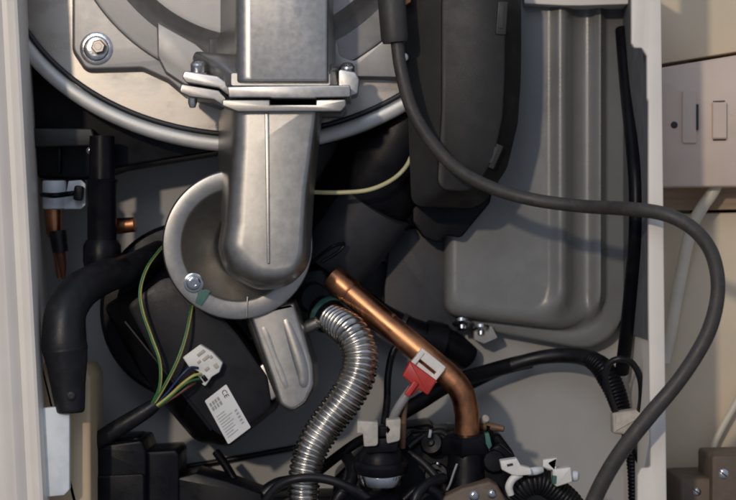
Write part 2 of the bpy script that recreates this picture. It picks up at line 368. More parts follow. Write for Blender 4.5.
sm = B().prism(rounded([(264.6, 113, 0), (269.0, 113, 0), (270.2, 264, 1), (267.0, 264, 1)], 1), -0.0663, -0.064, 1.0)
obj('casting_seam', sm, 'cast_dull', E)
# raised casting marks on the left flank
# round flange: lathe around the camera axis, slightly tipped
ax = (.11, -1, -.05)
fc = (238, 245, -.022)
fl = obj('round_flange', B().lathe(fc, [(66, -60), (75, -22), (75.4, -3), (74.2, -.6), (72.5, 0), (58.5, 0), (56.5, -.8), (55, -2.5), (47, -12), (30, -27), (10, -38)], ax, 96), 'cast_dull', E)
obj('parting_line', B().prism(rrect(247, 307, 1.6, 21, 3, .5), -.0205, -.018, .4), 'cast_dull', fl)
sw = obj('flange_screw', B().lathe((193.5, 283, -.0242), [(10, -.5), (10, .8), (8.6, 1.4), (7.4, 1.4), (7.0, 4.2), (5.6, 5.2), (3.0, 5.2), (2.6, 3.2)], ax, 28), 'chrome', E)
obj('paint_mark', B().prism(rounded([(198.5, 291, 1), (206, 289, 2), (211, 291, 1), (206, 299, 2), (201, 306, 1), (195, 303, 2)], 1.5), -.0243, -.0215, .3), 'green', E)

# ================================================================== CAST ARM below the flange
A = thing('venturi_arm', 'ribbed cast aluminium arm sticking out below the round flange', 'casting', (292, 411, 0))
ap = rounded([(248, 312, 2), (294, 302, 2), (303, 330, 10), (313.5, 364, 16), (314.5, 386, 16), (306, 404, 16), (292, 412.5, 12), (280, 406, 12), (273, 384, 10), (261, 350, 10)], 4, 8)
obj('arm_body', B().prism(ap, -.014, .02, 4.5, seg=5, draft=3), 'cast_dull', A)
obj('hump', B().tube([(258, 312, -0.0018), (264, 326, -0.0043), (275, 356, -0.0048), (286, 384, -0.0048), (290, 396, -0.0038), (292, 403, 0.0002), (292, 405, 0.0052)], [14.5, 15, 14.5, 14.5, 14, 10, 4], seg=28, sub=6), 'cast_dull', A)
obj('hump', B().tube([(280, 308, -0.0038), (286, 320, -0.0063), (296, 348, -0.0073), (303, 372, -0.0073), (304, 386, -0.0068), (303, 393, -0.0018), (302, 395, 0.0042)], [11.5, 12, 12, 12, 11, 7, 3], seg=28, sub=6), 'cast_dull', A)
obj('side_lug', B().prism(rounded([(253, 371), (264, 362), (276, 379), (279, 396), (270, 402), (262, 392)], 3), -.004, .02, 2), 'cast_dull', A)
obj('boss', B().tube([(292, 335, .01), (310, 326, .004), (318, 322, .002)], [7, 7, 6], straight=True), 'cast_dull', A)
# ================================================================== FAN
FN = thing('fan_motor', 'black fan motor with white rating label tilted below the round flange', 'fan', (221, 457, .03))
u = Vector((.79, -.613)); v = Vector((.613, .79))
def uv(a, bb): p = u * a + v * bb; return (p.x, p.y)
def uvp(L): return [(*uv(*q[:2]), *(q[2:])) for q in L]
fr = rounded(uvp([(-88, 318, 10), (-34, 318, 24), (-20, 350, 20), (-16, 410, 20), (-19, 462, 14), (-34, 489, 12), (-90, 490, 10), (-97, 470, 16), (-99, 380, 10)]), 8, 6)
bk = rounded(uvp([(-116, 300, 10), (-30, 308, 24), (-17, 345, 20), (-13.5, 410, 20), (-16, 468, 14), (-34, 495, 12), (-100, 496, 14), (-124, 470, 26), (-128, 380, 10)]), 8, 6)
mid = [(a[0] * .35 + c[0] * .65, a[1] * .35 + c[1] * .65) for a, c in zip(fr, bk)]
mh = obj('motor_housing', B().loft([(inset(fr, 5), -.0065), (inset(fr, 1.6), -.0058), (fr, -.003), (mid, .018), (bk, .040), (bk, .058)], -.005), 'motor', FN)
obj('volute', B().lathe((190, 310, .056), [(84, 0), (88, 3), (88, 26), (84, 32), (72, 34), (68, 40), (30, 42)], (0.05, -1, 0), 72), 'black', FN)
obj('cooling_ridge', B().prism(rounded(uvp([(-100, 330), (-97, 330), (-95, 470), (-98.5, 470)]), 1), -.0068, 0.0, 1), 'motor', FN)
# connector with wires
cn = obj('connector', B().prism(rounded([(182.5, 357.5, 1.5), (200, 344.5, 1.5), (212, 352, 1), (222.5, 363, 1.5), (219, 372.5, 1), (211.5, 377, 1), (205, 386.5, 1.5), (196.5, 380, 1), (199, 372, 1), (189, 367, 1)], 1.5), -.0165, -.004, 1.0), 'whitep', FN)
b = B()
for (x, y, w, h) in ((201, 353, 9, 3), (206, 358, 8, 3), (216, 366, 4, 5), (207, 369, 5, 3), (211, 357, 3, 3), (199, 362, 4, 2.5)):
    b.prism(rrect(x, y, w, h, -38, .5), -.0172, -.0155, .3)
obj('key_slots', b, 'cream', cn)
b = B()
for (x, y) in ((195, 376), (199.5, 381), (204.5, 378.5)): b.prism(rrect(x, y, 4.4, 6.5, -38, .6), -.0176, -.006, .5)
obj('terminals', b, 'black', cn)
lab = rounded([(204.7, 401, 1.5), (226.2, 384.2, 1.5), (250.8, 427.5, 1.5), (228.3, 444.5, 1.5)], 1.5)
lb = obj('rating_label', B().prism(lab, -.0071, -.0064, .1), 'label', FN)
lu = Vector((21.5, -16.8)).normalized(); lv = Vector((24, 43.4)).normalized(); lo_ = Vector((204.7, 401))
def LQ(a, c, w, h): 
    p = [lo_ + lu * x + lv * y for x, y in ((a, c), (a + w, c), (a + w, c + h), (a, c + h))]; return [(q.x, q.y) for q in p]
b = B()
rr = random.Random(3)
for i in range(8): b.prism(LQ(2.4 + (i % 4) * 3.2, 5 + (i // 4) * 4.8, 1.9 + rr.random() * .8, 3.8), -.00735, -.0068, 0)
obj('grey_print', b, 'inkgrey', lb)
b = B()
for i in range(9): b.prism(LQ(2.6, 20 + i * 2.9, 8 + rr.random() * 8, .8), -.00735, -.0068, 0)
for i in range(5): b.prism(LQ(21.5, 26 + i * 3.6, 3.2, 1.2 + rr.random()), -.00735, -.0068, 0)
obj('grey_print', b, 'inkgrey', lb)
def text_mesh(name, s, parent, size, p, ang, Y, m, ext=.00008):
    cu = bpy.data.curves.new('lettering', 'FONT'); cu.body = s; cu.size = size * S; cu.extrude = ext
    cu.align_x = 'CENTER'; cu.align_y = 'CENTER'
    tmp = bpy.data.objects.new('lettering', cu); COL.objects.link(tmp)
    dg = bpy.context.evaluated_depsgraph_get(); me = bpy.data.meshes.new_from_object(tmp.evaluated_get(dg))
    bpy.data.objects.remove(tmp)
    mw = Matrix.Translation(W(*p, Y)) @ Matrix.Rotation(math.radians(ang), 4, 'Y') @ Matrix.Rotation(math.radians(90), 4, 'X')
    b = B(); b.bm.from_mesh(me); b.bm.transform(mw)
    return obj(name, b, m, parent)
la = math.degrees(math.atan2(43.4, 24))
text_mesh('mark', 'CE', lb, 7.0, tuple(lo_ + lu * 21.5 + lv * 7), la, -.00735, 'ink')
# harness of earth and motor wires
Hn = thing('wire_harness', 'green and yellow wires gathered into a black sheath beside the fan motor', 'wires', (96, 445, -.01))
obj('sheath', B().tube([(156, 404, -.016), (146, 411, -.016), (125, 424, -.015), (104, 437, -.012), (86, 452, -.004)], [6.5, 8, 9, 9, 8.5]), 'blackrub', Hn)
obj('wire', B().tube([(166, 244, 0), (158, 252, -.005), (147, 268, -.012), (140.5, 290, -.016), (143, 312, -.018), (152, 338, -.019), (160, 362, -.02), (160, 386, -.02), (152, 405, -.018), (146, 411, -.017)], 1.5, seg=10), 'yellow', Hn)
obj('wire', B().tube([(193, 300, -.004), (191, 312, -.012), (186, 336, -.018), (178, 360, -.02), (166, 384, -.02), (155, 402, -.018), (148, 409, -.017)], 1.5, seg=10), 'yellow', Hn)
obj('stripe_wire', B().tube([(165.2, 244.4, -.0012), (157, 252.6, -.0062), (145.9, 268.4, -.0132), (139.4, 290, -.0172), (141.9, 312, -.0192), (151, 338.4, -.0202), (159, 362, -.0212), (159, 386, -.0212), (151.2, 404.6, -.0192)], 1.0, seg=8), 'greenwire', Hn)
obj('stripe_wire', B().tube([(192, 300, -.0052), (190, 312, -.0132), (185, 336, -.0192), (177, 359.6, -.0212), (165, 383.6, -.0212), (154, 401.6, -.0192)], 1.0, seg=8), 'greenwire', Hn)
obj('blue_wire', B().tube([(198, 368, -.017), (190, 368, -.02), (181, 376, -.021), (168, 392, -.019), (156, 405, -.016), (148, 412, -.015)], 1.4, seg=10), 'blue', Hn)
obj('earth_wire', B().tube([(201, 374, -.018), (193, 376, -.022), (182, 384, -.022), (168, 397, -.02), (155, 407, -.018), (147, 413, -.016)], 1.5, seg=10), 'yellow', Hn)
obj('green_wire', B().tube([(199, 379, -.017), (190, 381, -.021), (180, 388, -.021), (167, 400, -.02), (154, 409, -.017)], 1.4, seg=10), 'greenwire', Hn)
obj('brown_wire', B().tube([(195, 383, -.016), (187, 388, -.020), (176, 396, -.020), (162, 405, -.018), (150, 413, -.016)], 1.3, seg=10), 'brown', Hn)

o = obj('earth_wire', B().tube([(296, 190, .0), (312, 192, -.004), (340, 192.5, -.008), (368, 190, -.008), (390, 181, -.004), (405, 168, .0), (413, 152, .004), (417, 138, .01)], 2.2, seg=12), 'paleyellow')
tag(o, 'pale yellow green earth wire curving right from the elbow duct', 'wire')

# ================================================================== LEFT: hose, bottle, pipes, clips
o = thing('rubber_elbow', 'thick black rubber elbow hose bending down at the left', 'hose', (70, 413, -.03))
obj('hose', B().tube([(160, 254, .035), (132, 268, .0), (104, 277, -.03), (80, 291, -.052), (66, 312, -.064), (64, 338, -.068), (65, 350, -.068)], [14, 15, 16.5, 18, 19.5, 21, 21.5], seg=24), 'blackrub', o)
obj('cuff', B().tube([(64.5, 344, -.068), (65, 350, -.068), (66.5, 362, -.068), (68, 385, -.068), (69.8, 404, -.068), (70.2, 411, -.068), (70.3, 413, -.068)], [20.5, 22.8, 21, 17.5, 15.2, 14.3, 12.3], seg=28, sub=5), 'blackrub', o)
obj('moulded_dot', B().lathe((71, 396, -.0783), [(4.4, -1.5), (4.4, .5), (3.6, 1.0), (2, 1)], seg=20), 'blackrub', o)
t = thing('siphon_bottle', 'tall beige plastic siphon body below the black rubber elbow', 'siphon', (66, 520, -.01))
obj('body', B().prism(rounded([(38, 364, 4), (84, 366, 8), (90, 378, 6), (91.5, 560, 2), (36, 560, 2)], 4, 6), -.050, .02, 5, seg=4), 'beige', t)
t = thing('copper_pipe', 'short copper pipe under the white clip at far left', 'pipe', (55, 278, .02))
obj('pipe', B().tube([(52.5, 204, .02), (53, 208, .02), (54, 232, .02), (57, 240, .02), (60, 278, .022)], [9, 9, 8, 6, 3.2], straight=True, seg=20), 'copper', t)
obj('sleeve', B().tube([(57.5, 231, .018), (60.5, 252, .018)], [9, 8], straight=True, seg=20), 'blackrub', t)
obj('red_tip', B().tube([(60.2, 251, .018), (62, 262, .018), (63.5, 279, .02)], [5, 4.4, 2], straight=True), 'brown', t)
t = thing('pipe_clip', 'white pipe clip with black strap at far left', 'clip', (60, 210, .01))
obj('collar', B().lathe((54.5, 209, .016), [(10.5, 0), (11.8, 1), (11.8, 27), (11, 28.5), (8, 28.5)], (0, -.05, 1), 32), 'bluewhite', t)
obj('strap', B().tube([(42, 194.5, .008), (54, 195.5, -.001), (68, 194, .006), (80, 192, .008)], [2.4, 2.8, 2.8, 2.4], seg=10), 'black', t)
obj('plate', B().prism(rounded([(68.5, 181), (81, 180, 3), (85.5, 184, 3), (85.5, 205, 3), (81, 209, 3), (63, 209)], 1.5), .012, .016, .8), 'bluewhite', t)
obj('buckle', B().prism(rrect(78, 193, 9, 15, 6, 3), .004, .012, 1.2), 'black', t)
t = thing('black_pipe', 'upright black plastic pipe below the drum at left', 'pipe', (102, 250, .0))
obj('pipe', B().lathe((102, 246, .0), [(13.5, 0), (14.6, 6), (14.8, 62), (16, 64), (16.5, 66), (13, 67), (12.5, 110)], (0, 0, 1), 32), 'black', t)
obj('socket', B().lathe((102, 252, .0), [(17, -18), (19, -10), (19, 6), (16, 12)], (0, 0, 1), 32), 'black', t)
o = obj('copper_stub', B().tube([(104, 226, .022), (118, 226, .02), (135, 224.5, .018)], [8, 8, 7.4], straight=True, seg=20), 'copper')
tag(o, 'short horizontal copper stub right of the upright black pipe', 'pipe')
t = thing('sump_housing', 'black plastic sump housing with a ledge under the left of the drum', 'housing', (75, 184, .03))
obj('shell', B().prism(rounded([(22, 20, 2), (130, 60, 10), (250, 136, 10), (214, 152, 6), (165, 160, 10), (118, 168, 6), (84, 180, 4), (38, 178, 6), (26, 142, 4)], 4), .024, .095, 3), 'black', t)
obj('ledge', B().prism(rounded([(30, 128), (92, 128), (97, 146), (33, 147)], 3), .008, .06, 2), 'boxblack', t)
obj('web', B().prism(rounded([(57, 146), (61, 146), (60, 172), (57.5, 174)], 1), .014, .06, .8), 'black', t)
obj('screw', B().lathe((90, 150.5, .008), [(3.6, -4), (3.6, .6), (2.2, 1.6), (.8, 1.8)], seg=18), 'steel', t)
# condensate trap bottom left
t = thing('condensate_trap', 'low black plastic trap boxes in the bottom left corner of the casing', 'trap', (130, 520, .0))
obj('body', B().prism(rounded([(90, 446, 3), (142, 440, 5), (146, 452, 3), (146, 470, 1), (146, 560, 0), (92, 560, 0)], 3), -.012, .06, 2.5), 'black', t)
obj('cap', B().prism(rounded([(140, 452, 3), (176, 450, 3), (179, 455, 2), (179, 560, 0), (140, 560, 0)], 2), -.004, .06, 2), 'black', t)
obj('flap', B().prism(rounded([(94, 448), (110, 438, 6), (138, 437, 6), (146, 446), (144, 456), (96, 462)], 3), .0, .05, 1.5), 'black', t)
obj('panel', B().prism(rounded([(95, 476), (144, 474), (144, 560), (95, 560)], 3), -.0145, -.01, 1.2), 'black', t)
obj('low_box', B().prism(rounded([(176, 478, 2), (196, 473, 4), (226, 481, 3), (262, 494, 3), (270, 560), (176, 560)], 3), -.002, .05, 2), 'black', t)

# ================================================================== centre: dark duct and sheets
t = thing('intake_duct', 'wide black duct behind the earth wire in the middle', 'duct', (360, 250, .05))
obj('tube', B().tube([(430, 40, .05), (412, 110, .045), (385, 165, .045), (352, 210, .05), (318, 250, .058), (280, 300, .07)], [56, 55, 52, 46, 42, 40], seg=40), 'black', t)
obj('collar', B().tube([(372, 200, .040), (330, 262, .05)], [44, 42], seg=40, straight=True), 'darksheet', t)
t = thing('support_bracket', 'dark grey folded sheet bracket left of the grey vessel', 'bracket', (420, 335, .06))
obj('plate', B().prism(rounded([(388, 240, 3), (400, 230, 4), (452, 222, 3), (458, 332, 2), (384, 326, 4), (384, 290, 4), (387, 262, 4)], 3), .066, .098, 1.5), 'darksheet', t)
obj('side_plate', B().prism(rounded([(330, 250), (386, 262), (398, 322), (360, 300), (318, 268)], 4), .085, .10, 1), 'darksheet', t)

# ================================================================== grey vessel
t = thing('black_outlet_pipe', 'black plastic outlet pipe and nut in the shadow under the grey vessel', 'pipe', (425, 360, .06))
obj('pipe', B().tube([(366, 306, .07), (388, 322, .066), (418, 336, .064), (448, 344, .066), (468, 358, .074)], [14, 15, 16, 15, 13], seg=24), 'black', t)
obj('nut', B().tube([(424, 337.5, .058), (444, 342.5, .06)], [18.5, 18.5], seg=10, straight=True), 'black', t)
obj('clamp', B().tube([(398, 327.5, .062), (402, 329.5, .062)], [16.8, 16.8], seg=24, straight=True), 'boltdark', t)
TK = thing('expansion_vessel', 'large flat grey painted vessel with pressed vertical ribs at right', 'vessel', (540, 350, .08))
def tr(xl, xr, yb, r, top=-60):
    p = rounded([(xl, top, 0), (xr, top, 0), (xr, yb, r), (xl, yb, min(r, 22))], r, 10)
    out = []
    for x, y in p:
        if y > 150: y -= max(0, 590 - x) * 0.205 * min(1, (y - 150) / 150)
        out.append((x, y))
    return out
Rr = [(546, .0500, 16, .0500), (550, .0496, 14.5, .0500), (555, .0470, 12, .0502), (559, .0458, 9.5, .0506), (563, .0462, 7, .0513), (567, .0500, 4.5, .0524), (572, .0570, 2.5, .0540), (578, .0612, 1, .0565), (588, .0620, .3, .0600), (592, .0602, 0, .0630),
      (595, .0568, 0, .0650), (600, .0558, -.6, .0662), (603, .0585, -1.2, .0668), (606, .0655, -2.2, .0670), (610, .0668, -4, .0670), (623, .0668, -15, .0668), (626.5, .0680, -16.8, .0680), (627.5, .0710, -17.5, .0710)]
def sst(x, a, b): x = min(1, max(0, (x - a) / (b - a))); return x * x * (3 - 2 * x)
kt = sc(.06); RT = []
for i, (xr, Y, ins, Yl) in enumerate(Rr):
    xl = 444 + max(0, ins) * .8; yb = 333 - ins; sl = .12 if i < 15 else .185
    ring = []
    for x, y in rounded([(xl, -60, 0), (xr, -60, 0), (xr, yb, 34 + (24 if i > 14 else i)), (xl, yb, 14)], 30, 14):
        wgt = sst(x, 500, 560) * (1 - sst(y, 296, 326))
        yy = y - (max(0, 590 - x) * sl * min(1, (y - 150) / 150) if y > 150 else 0)
        ring.append(Vector(((x - 368) * kt, Yl + (Y - Yl) * wgt, (250 - yy) * kt)))
    RT.append(ring)
RT.append([Vector((p.x, .1, p.z)) for p in RT[-1]])
obj('shell', B().rings(RT), 'tank', TK, 50)
obj('top_rail', B().prism(rounded([(524, -40, 0), (660, -40, 0), (629, -6, 1), (628.5, 4, 2), (582, 5.5, 2), (566, 5.5, 2), (524, 3.5, 2)], 1.5), .036, .09, 1.2), 'white', TK)
for x, y, r in ((462, 321, 10), (481, 327, 9)):
    obj('stud', B().lathe((x, y, .062), [(r, 0), (r, 3), (r * .8, 5), (r * .45, 5.5), (r * .4, 9), (1, 9.5)], (0, -.4, -1), 24), 'steel', TK)
obj('fixing_lug', B().prism(rounded([(474, 330), (492, 326), (498, 338), (484, 344), (474, 340)], 2), .06, .09, 1), 'greylead', TK)

# ================================================================== black control housing
t = thing('control_housing', 'large dark plastic control housing standing left of the grey vessel', 'housing', (465, 235, .0))
f_ = rounded([(441, -60, 0), (505, -60, 0), (506, 60, 0), (503, 118, 40), (494, 158, 30), (474, 193, 26), (436, 190, 14), (441, 110, 20)], 3, 8)
f_ = chaikin(f_, 2)
b_ = rounded([(404, -60, 0), (521, -60, 0), (523, 60, 0), (519, 122, 40), (508, 168, 30), (482, 207, 26), (412, 206, 14), (408, 110, 20)], 3, 8)
b_ = chaikin(b_, 2)
md = [(a[0] * .5 + c[0] * .5, a[1] * .5 + c[1] * .5) for a, c in zip(f_, b_)]
obj('shell', B().loft([(inset(f_, 2.5), -.0208), (inset(f_, .8), -.0202), (f_, -.0185), (md, -.013), (b_, -.0075), (b_, .046)], -.018), 'boxblack', t)
obj('rear_skirt', B().prism(rounded([(412, 150), (500, 150), (490, 203, 12), (474, 222, 8), (461, 238, 7), (446, 235, 6), (438, 243, 6), (424, 238, 8), (412, 222, 8)], 3, 6), .036, .056, 2), 'black', t)
for (x, y, a, h) in ((502, 18, 4, 34), (494, 156, 24, 26)):
    l_ = obj('latch', B().prism(rrect(x, y, 11, h, a, 2), -.0215 if y < 50 else -.020, .002, 1.2), 'boxblack', t)
    obj('latch_slot', B().prism(rrect(x - .5, y - 1, 4.5, h * .66, a, 1), -.0221 if y < 50 else -.0206, -.01, .2), 'ink', l_)
for x, y in ((404, 57),):
    obj('screw', B().lathe((x, y, -.012), [(4.6, -6), (4.6, .5), (3, 2), (1, 2.3)], (-.1, -1, .2), 18), 'steel', t)
obj('edge_trim', B().prism(rounded([(404, -50, 0), (411, -50, 0), (411, 2, 2), (404, 6, 2)], 1), -.02, .01, .8), 'copper', t)
# ================================================================== thick cable
t = thing('thick_cable', 'thick dark grey cable looping in front of everything to the right', 'cable', (592, 505, -.11))
cp = [(393, 10, -.036), (397, 42, -.038), (401, 70, -.040), (411, 107, -.042), (430, 140, -.042), (456, 168, -.042), (490, 187, -.042), (530, 199, -.044), (580, 206, -.056), (630, 209, -.092), (664, 214, -.106), (690, 226.5, -.11), (708, 246, -.11), (716.5, 270, -.11), (717.5, 296, -.11), (711, 325, -.11), (698, 352, -.11), (677, 383, -.11), (650, 415, -.11), (626, 445, -.108), (607, 474, -.104), (592, 505, -.1), (580, 540, -.1)]
obj('cable', B().tube(cp, [6.6] * 9 + [7] * 6 + [7.4] * 3 + [7.9] * 5, seg=20), 'cable', t)
obj('sleeve', B().tube([(390.5, -60, -.03), (391.5, 0, -.036), (394.5, 38, -.038), (395, 42.5, -.038)], [13.5, 13.8, 13.6, 12], seg=24, straight=True), 'sleeve', t)

# ================================================================== right loom
o = obj('dark_conduit', B().tube([(622, 30, .06), (627, 90, .03), (633, 150, -.02), (636, 190, -.034), (635.5, 240, -.032), (631, 290, -.01), (627, 330, .01), (622, 372, .03)], 7, seg=16), 'black')
tag(o, 'black conduit running down between the grey vessel and the right casing edge', 'conduit')
t = thing('corrugated_loom', 'black corrugated loom hanging through the white clip at lower right', 'loom', (634, 520, .02))
obj('arch', B().tube([(470, 384, .068), (504, 368, .064), (538, 358, .062), (568, 355.5, .056), (590, 359, .046), (602, 368, .036)], [6, 6.5, 7, 8, 9, 10], seg=16), 'blackrub', t)
obj('sleeve', B().tube([(586, 357, .050), (600, 366, .036), (608, 377, .030), (616, 394, .026), (623, 416, .022), (630, 440, .02), (633, 470, .02), (634, 510, .02)], [8, 11, 12, 11, 9.5, 7, 6, 5.5], rib=(3.6, .9)), 'black', t)
obj('tail', B().tube([(628, 420, .012), (634, 440, .008), (640, 456, .006), (644, 466, .004)], [6, 7, 6.5, 5], seg=14), 'black', t)
o = obj('cable_loop', B().tube([(617, 416, -.004), (610, 398, -.018), (605.5, 378, -.026), (609, 364, -.030), (620, 359, -.032), (632, 363, -.030), (640, 378, -.026), (641.5, 398, -.018), (638, 420, -.004)], 3.3, seg=12), 'blackrub')
tag(o, 'thin black cable bent into an upright loop above the white clip', 'cable')
o = obj('loom_clip', B().prism(rounded([(612.5, 413, 3), (636, 409.5, 4), (650, 411, 3), (650, 432, 3), (636, 435.5, 5), (613, 434, 3)], 3, 5), -.012, .002, 3, seg=4), 'cream')
tag(o, 'cream white clip band round the corrugated loom', 'clip')

# ================================================================== copper pipe, sensor, flexible hose
t = thing('copper_bend', 'long copper pipe slanting down right and bending into the black manifold', 'pipe', (467, 440, .0))
obj('pipe', B().tube([(337, 281, .012), (352, 294, .008), (380, 318, .002), (410, 343, -.004), (435, 364, -.008), (452, 379, -.009), (462, 393, -.009), (466.5, 411, -.008), (467, 425, -.007), (467, 440, -.006)], 12.3, seg=28), 'copper', t)
obj('end_sleeve', B().tube([(333, 277.6, .013), (349, 291.2, .0085), (351, 293, .008)], [13.2, 13.6, 12.5], seg=28, straight=True), 'copper', t)
obj('solder_ring', B().tube([(386.5, 323.3, .001), (389, 325.3, .0005)], [12.6, 12.6], seg=28, straight=True), 'brownlead', t)
t = thing('temperature_sensor', 'red plug sensor held on the copper pipe by a white clip', 'sensor', (405, 412, -.02))
cl = rounded([(414, 352, 1), (426, 347, 2), (448, 364, 2), (440, 380, 2), (436, 376, 1), (440, 366, 2), (430, 357, 2), (425, 366, 1), (415, 360, 1)], 1.2)
obj('clip', B().prism(rrect(431, 361.5, 31, 10, 39, 1.5), -.0205, -.008, 1), 'whitep', t)
obj('clip', B().prism(rrect(423.5, 371, 27, 8, 39, 1.5), -.019, -.006, 1), 'whitep', t)
for a in (-13, 13):
    ca, sa = math.cos(math.radians(39)), math.sin(math.radians(39))
    obj('clip_arm', B().prism(rrect(428 + a * ca, 366 + a * sa, 5, 16, 39, 1), -.0215, -.006, .8), 'whitep', t)
obj('plug', B().prism(rounded([(410, 361, 1.5), (437, 381, 1.5), (428, 395.5, 2), (419, 389.5, 1), (412, 396, 1), (407, 392, 1), (412, 384, 1), (402.5, 376, 1.5)], 1.5), -.026, -.010, 1.6), 'red', t)
obj('plug_stem', B().prism(rrect(411.5, 389, 6, 17, 36, 1.5), -.0285, -.02, 1.2), 'red', t)
obj('lead', B().tube([(412, 388, -.02), (404, 399, -.02), (396, 412, -.018), (390, 428, -.012)], [4.4, 4.6, 4.6, 4], seg=12), 'greylead', t)
obj('lead', B().tube([(406, 398, -.016), (404, 416, -.014), (403, 434, -.012), (402.5, 448, -.01)], [2.6, 2.8, 3.2, 3.0], seg=10), 'brownlead', t)
t = thing('flexible_hose', 'corrugated stainless steel hose curving down in the middle', 'hose', (305, 520, -.01))
obj('bellows', B().tube([(331, 318, .012), (340, 324, .004), (352, 334, -.006), (360, 352, -.01), (358, 374, -.012), (346, 398, -.014), (328, 422, -.015), (313, 446, -.016), (306, 468, -.016), (303.5, 490, -.016), (303, 530, -.016)], [15.5, 17, 18, 18.5, 18.5, 18.2, 17.8, 17, 16.5, 16, 16], seg=36, sub=12, rib=(5.3, 2.8)), 'stain', t)
obj('end_fitting', B().tube([(312, 304, .03), (324, 312, .018), (332, 318, .011)], [20, 19, 17], seg=24, straight=True), 'black', t)
obj('seal', B().tube([(326, 313.5, .016), (329, 316, .0135)], [19.4, 19.4], seg=24, straight=True), 'green', t)
t = thing('black_fitting', 'black plastic fitting tucked between the flange and the copper pipe', 'fitting', (318, 320, .03))
obj('body', B().prism(rounded([(294, 272), (322, 268), (340, 292), (332, 322), (308, 330), (292, 312)], 6), .012, .06, 4), 'black', t)
obj('collar', B().lathe((314, 298, .014), [(17, -6), (17, 2), (14, 5), (7, 5)], (.3, -1, -.1), 24), 'black', t)
obj('tie', B().tube([(312, 262, .012), (322, 254, .008), (334, 246, .006), (344, 244, .01), (338, 252, .01), (322, 262, .008)], 1.8, seg=8), 'black', t)

# dark cables behind the copper bend
o = obj('dark_lead', B().tube([(404, 338, .03), (393, 352, .03), (388, 376, .028), (387, 402, .02), (384, 425, .01)], 3.6, seg=12), 'blackrub')
tag(o, 'thin black lead hanging straight down behind the red sensor plug', 'cable')
o = obj('diagonal_conduit', B().tube([(396, 416, .03), (420, 402, .035), (450, 384, .045), (480, 374, .058), (512, 365, .065), (530, 361, .07)], 8, seg=14), 'black')
tag(o, 'black conduit slanting up right behind the copper bend', 'conduit')

# ================================================================== air vent + clips
t = thing('air_vent', 'black domed air vent with a shiny chrome base at bottom centre', 'air vent', (381, 500, -.02))
ax = (0, -.22, 1)
obj('dome', B().lathe((380.5, 470, -.03), [(24, 0), (24.5, 4), (24, 10), (21.5, 18), (17, 24), (10, 28), (2, 29)], ax, 40), 'black', t)
obj('skirt', B().lathe((380.5, 470, -.03), [(23, -1.5), (27, 0), (28.5, 4), (28, 9), (25, 12), (22, 12)], ax, 40), 'black', t)
obj('chrome_base', B().lathe((381, 479, -.03), [(17, -5), (22, -3), (23, 0), (23.5, 7), (22.6, 8.5), (18, 8.8)], ax, 40), 'chrome', t)
obj('lower_body', B().lathe((381, 540, -.03), [(18, 0), (18, 46), (12, 47)], ax, 32), 'black', t)
t = thing('hose_clamp', 'pair of off white clip jaws standing on top of the air vent', 'clip', (380, 446, -.02))
obj('jaw', B().prism(rounded([(357, 421, 2), (378, 422, 2), (378, 446, 4), (364, 447, 2), (363, 434, 1), (357, 434, 1)], 1.5), -.050, -.034, 1.2), 'cream', t)
obj('jaw', B().prism(rounded([(386, 420, 2), (401, 419, 2), (400, 441, 4), (387, 444, 2), (386, 434, 1), (389, 430, 1), (386, 426, 1)], 1.5), -.049, -.033, 1.2), 'cream', t)
obj('cross_bar', B().prism(rrect(381, 432, 36, 10, -4, 2), -.044, -.02, 1), 'black', t)
obj('bracket_foot', B().prism(rounded([(362, 440), (400, 437), (397, 452), (366, 454)], 3), -.045, -.018, 1.2), 'black', t)

# ================================================================== manifold
t = thing('pump_manifold', 'black hydraulic manifold block receiving the copper bend', 'manifold', (468, 520, .0))
obj('collar', B().lathe((467, 436, -.006), [(15, 3), (22, 2), (26, -2), (27, -14), (24, -18), (20, -19)], (0, -.12, 1), 6, spin=.3), 'black', t)
obj('body', B().prism(rounded([(398, 446, 6), (412, 432, 6), (448, 430, 6), (500, 434, 6), (512, 450, 6), (522, 470, 6), (524, 560), (392, 560), (394, 470, 6)], 4), .004, .06, 4), 'black', t)
obj('neck', B().lathe((467, 456, -.008), [(17, 6), (19, 0), (21, -20), (26, -34), (26, -60)], (0, -.1, 1), 32), 'black', t)
obj('port', B().lathe((437, 476, -.004), [(13, -8), (13, 3), (11, 5), (6, 5), (5, 0)], (-.2, -1, .3), 28), 'black', t)
obj('ridge', B().tube([(408, 452, -.012), (424, 464, -.014), (440, 482, -.016), (452, 500, -.016)], [3, 4, 4.5, 4.5], seg=10), 'blackrub', t)
obj('pin', B().lathe((437.5, 464, -.012), [(1.8, -4), (1.8, 1), (1, 1.6)], seg=12), 'chrome', t)
obj('green_seal', B().prism(rounded([(485, 434), (489, 433), (492, 446), (489, 450), (486, 444)], 1), -.0215, -.01, .6), 'green', t)
obj('retaining_wire', B().tube([(457, 464, -.024), (454, 472, -.025), (450, 484, -.024), (447, 490, -.022)], 1.1, seg=8), 'greylead', t)
o = obj('cast_bracket', B().prism(rounded([(436, 520, 2), (444, 497, 4), (462, 488, 5), (490, 481, 5), (498, 486, 3), (506, 500, 3), (520, 560, 0), (436, 560, 0)], 3), -.036, -.01, 3), 'brownbox')
tag(o, 'rough grey cast bracket at the bottom edge below the manifold', 'bracket')
for i, (x, y, r) in enumerate(((474, 496, 5), (492, 494, 4.5))):
    o = obj('fixing_screw', B().lathe((x, y, -.036), [(r, -.4), (r, 1), (r * .7, 2.4), (r * .3, 2.7)], seg=20), 'chrome')
    tag(o, ('larger shiny fixing screw, left of two on the cast bracket', 'smaller shiny fixing screw, right of two on the cast bracket')[i], 'screw', 'screws on the cast bracket')
t = thing('drain_cock', 'small brown and cream drain cock right of the copper bend', 'valve', (494, 440, .0))
